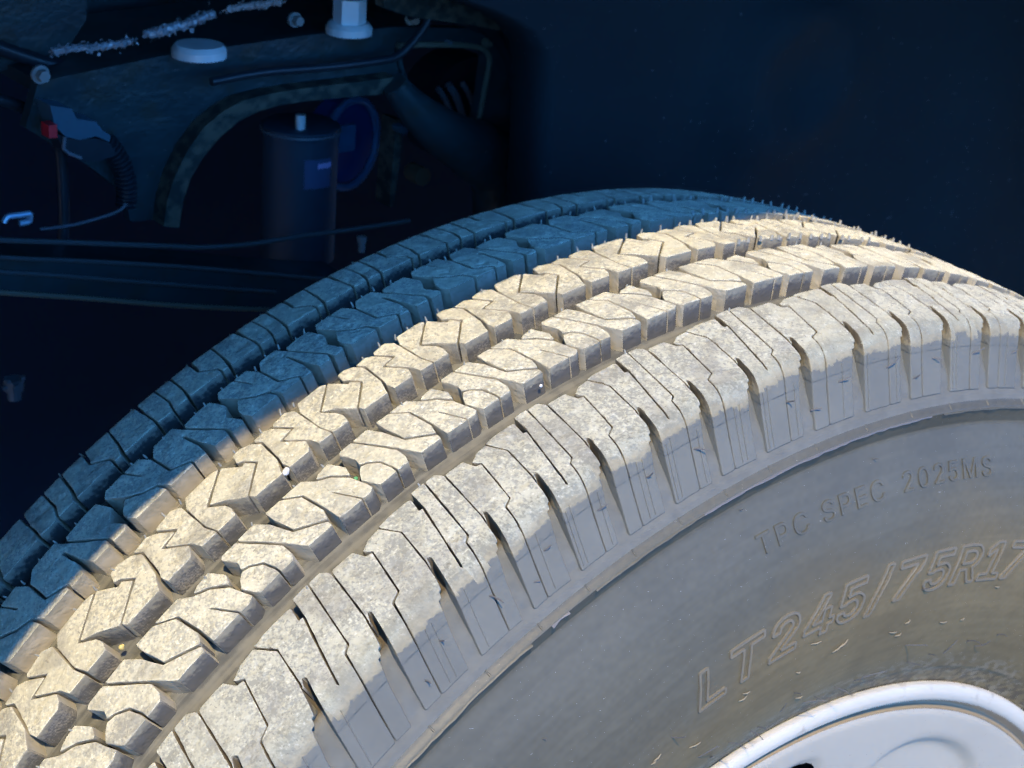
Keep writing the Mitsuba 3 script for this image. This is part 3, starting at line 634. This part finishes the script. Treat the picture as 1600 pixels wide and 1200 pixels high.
def hexbolt(c, rf, hf, rh, hh):
    c = np.array(c)
    f = trimesh.creation.revolve(np.array([(0, 0), (rf, 0), (rf, hf * 0.6), (rf * 0.86, hf), (0, hf)]), sections=36); f.apply_translation(c)
    k = key_for('suspension_bracket__bolt')
    scene[k] = mikit.ply(f, 'zinc', smooth=35)
    if hh:
        h = trimesh.creation.cylinder(radius=rh, height=hh, sections=6); h.apply_transform(trimesh.transformations.rotation_matrix(0.5, [0, 0, 1])); h.apply_translation(c + [0, 0, hf + hh / 2])
        scene[k + '__head'] = mikit.ply(h, 'zinc', smooth=False)
hexbolt([-0.0640, 0.2960, 0.4141], 0.0137, 0.0062, 0.007, 0)
hexbolt([0.0246, 0.2960, 0.4183], 0.0122, 0.0060, 0.0086, 0.0125)
labels['suspension_bracket'] = {'label': 'dark pressed bracket with an arched flange and two bright zinc bolts, behind the tyre', 'category': 'bracket'}
# coil spring and its seat behind the window
for L, r in (([[0.1211, 0.3450, 0.3672], [0.1261, 0.3450, 0.3613], [0.1309, 0.3450, 0.3531], [0.1343, 0.3450, 0.3450]], .0016), ([[0.1284, 0.3450, 0.3687], [0.1351, 0.3450, 0.3604], [0.1396, 0.3450, 0.3506], [0.1428, 0.3450, 0.3397]], .0022), ([[0.1387, 0.3450, 0.3685], [0.1455, 0.3450, 0.3593], [0.1497, 0.3450, 0.3488], [0.1524, 0.3450, 0.3378]], .0016)):
    put('coil_spring__coil', tube(curve(L, 20), r, 8), 'spring_steel', 40)
put('coil_spring__seat', ycyl([0.1708, 0.3900, 0.3402], 0.034, 0.03, 40), 'black_plastic', 30)
labels['coil_spring'] = {'label': 'dark coil spring showing three thin curved lines inside the bracket window', 'category': 'spring'}
put('spring_seat_rim', tube(curve([[0.1504, 0.3350, 0.3628], [0.1557, 0.3350, 0.3569], [0.1583, 0.3350, 0.3488], [0.1576, 0.3350, 0.3407], [0.1547, 0.3350, 0.3343]], 24), 0.0027, 8), 'tan_edge', 40, 'tan curved rim edge showing right of the bracket window', 'rim edge')
# control arm
put('control_arm', tube(curve([[0.0469, 0.2850, 0.3922], [0.0626, 0.2850, 0.3758], [0.0852, 0.2850, 0.3589], [0.1083, 0.2850, 0.3459], [0.1221, 0.2850, 0.3337], [0.1272, 0.2850, 0.3170], [0.1284, 0.2850, 0.2937]], 40), np.r_[np.linspace(.007, .016, 20), np.full(20, .0175)], 20), 'dark_paint', 50,
    'thick dark curved control arm below the bracket window', 'control arm')
put('control_arm__bushing', ycyl([0.0987, 0.3300, 0.3224], 0.0055, 0.012, 24), 'rust', 30, label='rusty round bolt end')
# canister
c = np.array([0.0376, 0.3600, 0.3226])
can = trimesh.creation.revolve(np.array([(0, 0.030), (0.020, 0.030), (0.0225, 0.0285), (0.0225, 0.024), (0.0215, 0.0225), (0.0215, -0.05), (0, -0.05)]), sections=48); can.apply_translation(c)
put('canister__body', can, 'canister_plastic', 40)
put('canister__nozzle', zcyl(c + [-0.008, -0.012, 0.034], 0.0028, 0.008, 16), 'zinc', 30)
put('canister__band', tube([c + [0.0226 * math.sin(a), 0.0226 * math.cos(a), 0.0262] for a in np.linspace(0, 2 * np.pi, 49)], 0.0006, 6), 'spring_steel', 40)
aa = np.linspace(-0.45, 0.35, 12) + math.pi
lab = np.array([[c[0] + 0.0219 * math.sin(a) * -1, c[1] + 0.0219 * math.cos(a), c[2] + z] for z in (0.014, -0.003) for a in aa])
put('canister__label', trimesh.Trimesh(lab, [f for i in range(11) for f in ([i, i + 1, 12 + i + 1], [i, 12 + i + 1, 12 + i])], process=False), 'label_paper', False, label='pale violet blue label patch')
lab2 = lab.copy(); lab2 = np.array([[c[0] + 0.0221 * math.sin(a) * -1, c[1] + 0.0221 * math.cos(a), c[2] + z] for z in (0.0115, 0.0085) for a in aa[5:]])
put('canister__label_stripe', trimesh.Trimesh(lab2, [f for i in range(6) for f in ([i, i + 1, 7 + i + 1], [i, 7 + i + 1, 7 + i])], process=False), 'lilac_paper', False, label='small lilac bar on the label patch')
labels['canister'] = {'label': 'dark upright canister with a pale blue label patch, under the bracket arch', 'category': 'canister'}
# round housing beside the canister
rc = np.array([0.0889, 0.3850, 0.3267])
ring = trimesh.creation.torus(major_radius=0.0265, minor_radius=0.0024, major_sections=64, minor_sections=12)
ring.apply_transform(trimesh.transformations.rotation_matrix(np.pi / 2, [1, 0, 0])); ring.apply_transform(trimesh.transformations.rotation_matrix(0.35, [0, 0, 1])); ring.apply_translation(rc)
put('round_housing__rim', ring, 'ring_blue', 50)
dsk = ycyl([0, 0, 0], 0.025, 0.014, 48); dsk.apply_transform(trimesh.transformations.rotation_matrix(0.35, [0, 0, 1])); dsk.apply_translation(rc + [0, 0.012, 0])
put('round_housing__face', dsk, 'deep_blue', 40)
put('round_housing__patch', box(rc + [-0.005, -0.002, 0.005], [0.011, 0.004, 0.016]), 'ring_blue', False, label='square lighter blue patch')
labels['round_housing'] = {'label': 'round blue housing with a lighter rim, right of the canister', 'category': 'housing'}
put('support_strut', slab(Polygon([(0.0663, 0.3640), (0.0706, 0.3635), (0.0707, 0.3473), (0.0674, 0.3134), (0.0644, 0.3138), (0.0655, 0.3480)]), 0.308, 0.322), 'bare_edge_dark', 30, 'thin upright dark metal strut right of the round blue housing', 'strut')
put('support_strut__pin', ycyl([0.0676, 0.3060, 0.3598], 0.0026, 0.008, 16), 'blue_plastic', 30)
# foil wrapped loom
def crinkle(pts, r, n, seed):
    g = np.random.default_rng(seed); c = curve(pts, n)
    m = [tube(c + g.normal(0, r * 0.12, c.shape), r * g.uniform(0.5, 0.8, n), 8)]
    for k in range(3 * n):                               # torn, folded slivers of foil
        i = g.integers(0, n); d = g.normal(0, 1, 3); d /= np.linalg.norm(d)
        a = c[i] + g.normal(0, r * 0.45, 3); L = r * g.uniform(0.3, 0.9); w = np.cross(d, g.normal(0, 1, 3)); w /= np.linalg.norm(w); w *= r * g.uniform(0.15, 0.4)
        m.append(trimesh.Trimesh([a - w, a + w, a + d * L + w * 0.6, a + d * L - w * 0.6], [[0, 1, 2], [0, 2, 3]], process=False))
    return join(*m)
put('wire_loom', crinkle([[-0.1439, 0.2920, 0.4240], [-0.1348, 0.2920, 0.4250], [-0.1217, 0.2920, 0.4248], [-0.1032, 0.2920, 0.4260]], 0.0026, 46, 1), 'bright_foil', False, 'crinkled shiny foil wrapped loom at top left, its lower left length', 'wire loom')
put('wire_loom', crinkle([[-0.0953, 0.2920, 0.4282], [-0.0836, 0.2920, 0.4300], [-0.0703, 0.2920, 0.4327], [-0.0589, 0.2920, 0.4363]], 0.0032, 40, 2), 'bright_foil', False, 'crinkled shiny foil wrapped loom at top left, the brightest length above the first bolt', 'wire loom')
put('wire_loom', crinkle([[-0.0503, 0.2920, 0.4375], [-0.0343, 0.2920, 0.4383], [-0.0194, 0.2920, 0.4388]], 0.0026, 34, 3), 'dull_foil', False, 'dull brownish foil wrapped loom at the top edge of the photo', 'wire loom')
# plug with hose
plug = Polygon([(-0.1491, 0.4009), (-0.1382, 0.3981), (-0.1356, 0.3929), (-0.1257, 0.3905), (-0.1224, 0.3857), (-0.1181, 0.3827), (-0.1188, 0.3796), (-0.1258, 0.3833), (-0.1342, 0.3824), (-0.1414, 0.3848), (-0.1471, 0.3911)])
put('wiring_plug__shell', slab(plug, 0.285, 0.300), 'blue_plastic', 30, label='pale blue plastic shell')
put('wiring_plug__tab', box([-0.1507, 0.2830, 0.3901], [0.0042, 0.008, 0.0062]), 'red_plastic', False, label='red locking tab')
put('wiring_plug__body', slab(Polygon([(-0.1458, 0.3865), (-0.1390, 0.3832), (-0.1234, 0.3813), (-0.1173, 0.3781), (-0.1140, 0.3719), (-0.1235, 0.3698), (-0.1320, 0.3709), (-0.1402, 0.3757)]), 0.287, 0.310), 'black_plastic', 30)
put('wiring_plug__clip', tube([[-0.1425, 0.2840, 0.3852], [-0.1433, 0.2840, 0.3796], [-0.1404, 0.2840, 0.3768], [-0.1342, 0.2840, 0.3738]], 0.0009, 6), 'spring_steel', 30)
hp = curve([[-0.1173, 0.2920, 0.3775], [-0.1123, 0.2920, 0.3711], [-0.1079, 0.2920, 0.3614], [-0.1062, 0.2920, 0.3513], [-0.1070, 0.2920, 0.3435]], 60)
put('wiring_plug__hose', tube(hp, 0.0045 + 0.0009 * np.sign(np.sin(np.arange(60) * 1.6)), 12), 'black_plastic', 30)
put('wiring_plug__wire', tube(curve([[-0.1097, 0.2860, 0.3470], [-0.1129, 0.2860, 0.3441], [-0.1260, 0.2860, 0.3414], [-0.1396, 0.2860, 0.3401], [-0.1555, 0.2860, 0.3405]], 40), 0.0008, 6), 'spring_steel', 40)
labels['wiring_plug'] = {'label': 'pale blue wiring plug with a red tab and a ribbed hose, at far left', 'category': 'wiring plug'}
put('hose_clamp', tube(curve([[-0.1761, 0.2800, 0.3486], [-0.1735, 0.2800, 0.3514], [-0.1683, 0.2800, 0.3513], [-0.1629, 0.2800, 0.3512], [-0.1633, 0.2800, 0.3477], [-0.1685, 0.2800, 0.3472]], 20), 0.0016, 8), 'blue_zinc', 40, 'small shiny clamp at the far left edge, above the brake line', 'clamp')
# lines and cross member
put('brake_line', tube(curve([[-0.2044, 0.2620, 0.3513], [-0.1861, 0.2620, 0.3473], [-0.1480, 0.2620, 0.3401], [-0.1041, 0.2620, 0.3317], [-0.0756, 0.2620, 0.3266], [-0.0498, 0.2620, 0.3246], [-0.0231, 0.2620, 0.3243], [0.0064, 0.2620, 0.3233], [0.0454, 0.2620, 0.3226]], 70), 0.0013, 8), 'line_steel', 40, 'thin dark brake line crossing the left side below the canister', 'brake line')
put('cross_member__web', slab(Polygon([(-0.2055, 0.3400), (-0.1808, 0.3338), (-0.1385, 0.3244), (-0.0790, 0.3107), (-0.0140, 0.2950), (0.0229, 0.2873), (0.0238, 0.2685), (-0.0333, 0.2817), (-0.0953, 0.2956), (-0.1287, 0.3042), (-0.1814, 0.3166), (-0.2063, 0.3228)]), 0.275, 0.310), 'dark_paint', 30)
put('cross_member__rib', tube(curve([[-0.2059, 0.2740, 0.3403], [-0.1812, 0.2740, 0.3342], [-0.1390, 0.2740, 0.3255], [-0.0796, 0.2740, 0.3125], [-0.0147, 0.2740, 0.2965], [0.0222, 0.2740, 0.2877]], 40), 0.0012, 8), 'line_steel', 40)
put('cross_member__rib', tube(curve([[-0.2062, 0.2740, 0.3323], [-0.1815, 0.2740, 0.3269], [-0.1590, 0.2740, 0.3219], [-0.1290, 0.2740, 0.3146], [-0.0795, 0.2740, 0.3025], [-0.0302, 0.2740, 0.2909]], 40), 0.0012, 8), 'line_steel', 40)
put('cross_member__lower_edge', tube(curve([[-0.2067, 0.2740, 0.3232], [-0.1819, 0.2740, 0.3167], [-0.1527, 0.2740, 0.3097], [-0.1292, 0.2740, 0.3039], [-0.0958, 0.2740, 0.2953], [-0.0339, 0.2740, 0.2815]], 40), 0.0013, 8), 'olive_edge', 40, label='lower edge with its yellowish highlight painted as an olive brown line')  # olive tube painted in for the highlight on this edge
labels['cross_member'] = {'label': 'dark ribbed cross member at left with a highlight painted along its lower edge, below the brake line', 'category': 'cross member'}
put('grease_fitting', join(zcyl([0.0205, 0.2700, 0.3094], 0.0018, 0.006, 12), zcyl([0.0203, 0.2700, 0.3134], 0.0026, 0.003, 12)), 'dull_zinc', 30, 'small grey fitting standing just behind the tread at centre left', 'fitting')
put('bleed_screw', join(zcyl([-0.1650, 0.3000, 0.2562], 0.0055, 0.006, 6), zcyl([-0.1651, 0.3000, 0.2521], 0.0035, 0.008, 12), *[box(np.array([-0.1685, 0.2920, 0.2600]) + d, [.002, .002, .002]) for d in ([-.003, 0, .002], [.0045, 0, .0025], [-.005, 0, -.001], [.001, 0, -.0015])]), 'spring_steel', False, 'small greyish screw fitting low at the far left, in deep shade', 'screw')

def small_bolt(c, r, h, mat, **kw):
    c = np.array(c)
    put('small_bolt', join(ycyl(c, r, h, 6), ycyl(c + [0, h * 0.4, 0], r * 1.5, h * 0.3, 20)), mat, False, category='bolt', **kw)
small_bolt([0.0686, 0.3000, 0.4211], 0.0022, 0.006, 'tan_edge', label='small tan bolt head right of the tall zinc bolt')
small_bolt([-0.0049, 0.3000, 0.4265], 0.0026, 0.006, 'dull_zinc', label='small dull bolt head left of the tall zinc bolt')
small_bolt([-0.1475, 0.2960, 0.4124], 0.0030, 0.006, 'dull_zinc', label='small dull bolt head above the wiring plug')
small_bolt([0.0919, 0.2990, 0.4072], 0.0016, 0.005, 'spring_steel', label='tiny bolt head on top of the bracket window edge')
small_bolt([0.1156, 0.2940, 0.4056], 0.0018, 0.005, 'olive_edge', label='tiny olive bolt head at the upper right corner of the bracket window')
for pts, r, mat, lab in (([[-0.1712, 0.3200, 0.3990], [-0.1455, 0.3200, 0.3900], [-0.1357, 0.3200, 0.3825], [-0.1276, 0.3200, 0.3653], [-0.1266, 0.3200, 0.3352], [-0.1301, 0.3200, 0.3050]], .0030, 'black_plastic', 'dim black cable hanging behind the wiring plug'),
                         ([[-0.1658, 0.3300, 0.4240], [-0.1336, 0.3300, 0.4102], [-0.1030, 0.3300, 0.3993], [-0.0819, 0.3300, 0.3806], [-0.0730, 0.3300, 0.3489], [-0.0805, 0.3300, 0.3256]], .0036, 'black_plastic', 'dim black hose curving down left of the bracket arch'),
                         ([[-0.0644, 0.2830, 0.4043], [-0.0315, 0.2830, 0.4063], [0.0067, 0.2830, 0.4054], [0.0427, 0.2830, 0.4061], [0.0586, 0.2830, 0.4157], [0.0735, 0.2830, 0.4418]], .0022, 'black_plastic', 'thin black hose lying along the front of the bracket above its arch'),
                         ([[0.0658, 0.3000, 0.4251], [0.1005, 0.3000, 0.4190], [0.1235, 0.3000, 0.4093], [0.1391, 0.3000, 0.3868], [0.1450, 0.3000, 0.3525], [0.1468, 0.3000, 0.3020]], .0040, 'black_plastic', 'thick black hose bending down right of the bracket window')):
    put('hose', tube(curve(pts, 50), r, 12), mat, 50, lab, 'hose')
put('inner_skirt', slab(Polygon([(-0.1841, 0.4771), (-0.1003, 0.4732), (-0.1028, 0.4261), (-0.1117, 0.4140), (-0.1357, 0.4065), (-0.1883, 0.3958)]), 0.340, 0.344), 'dark_paint', 30, 'flat dark skirt panel in the top left corner', 'panel')
put('upper_brace', slab(Polygon([(0.0302, 0.4594), (0.1266, 0.4537), (0.1216, 0.4228), (0.1125, 0.4165), (0.0903, 0.4218), (0.0480, 0.4298), (0.0315, 0.4357)]), 0.275, 0.283), 'bare_edge_dark', 30, 'dark brownish brace at the top edge of the photo, above the bracket window', 'brace')
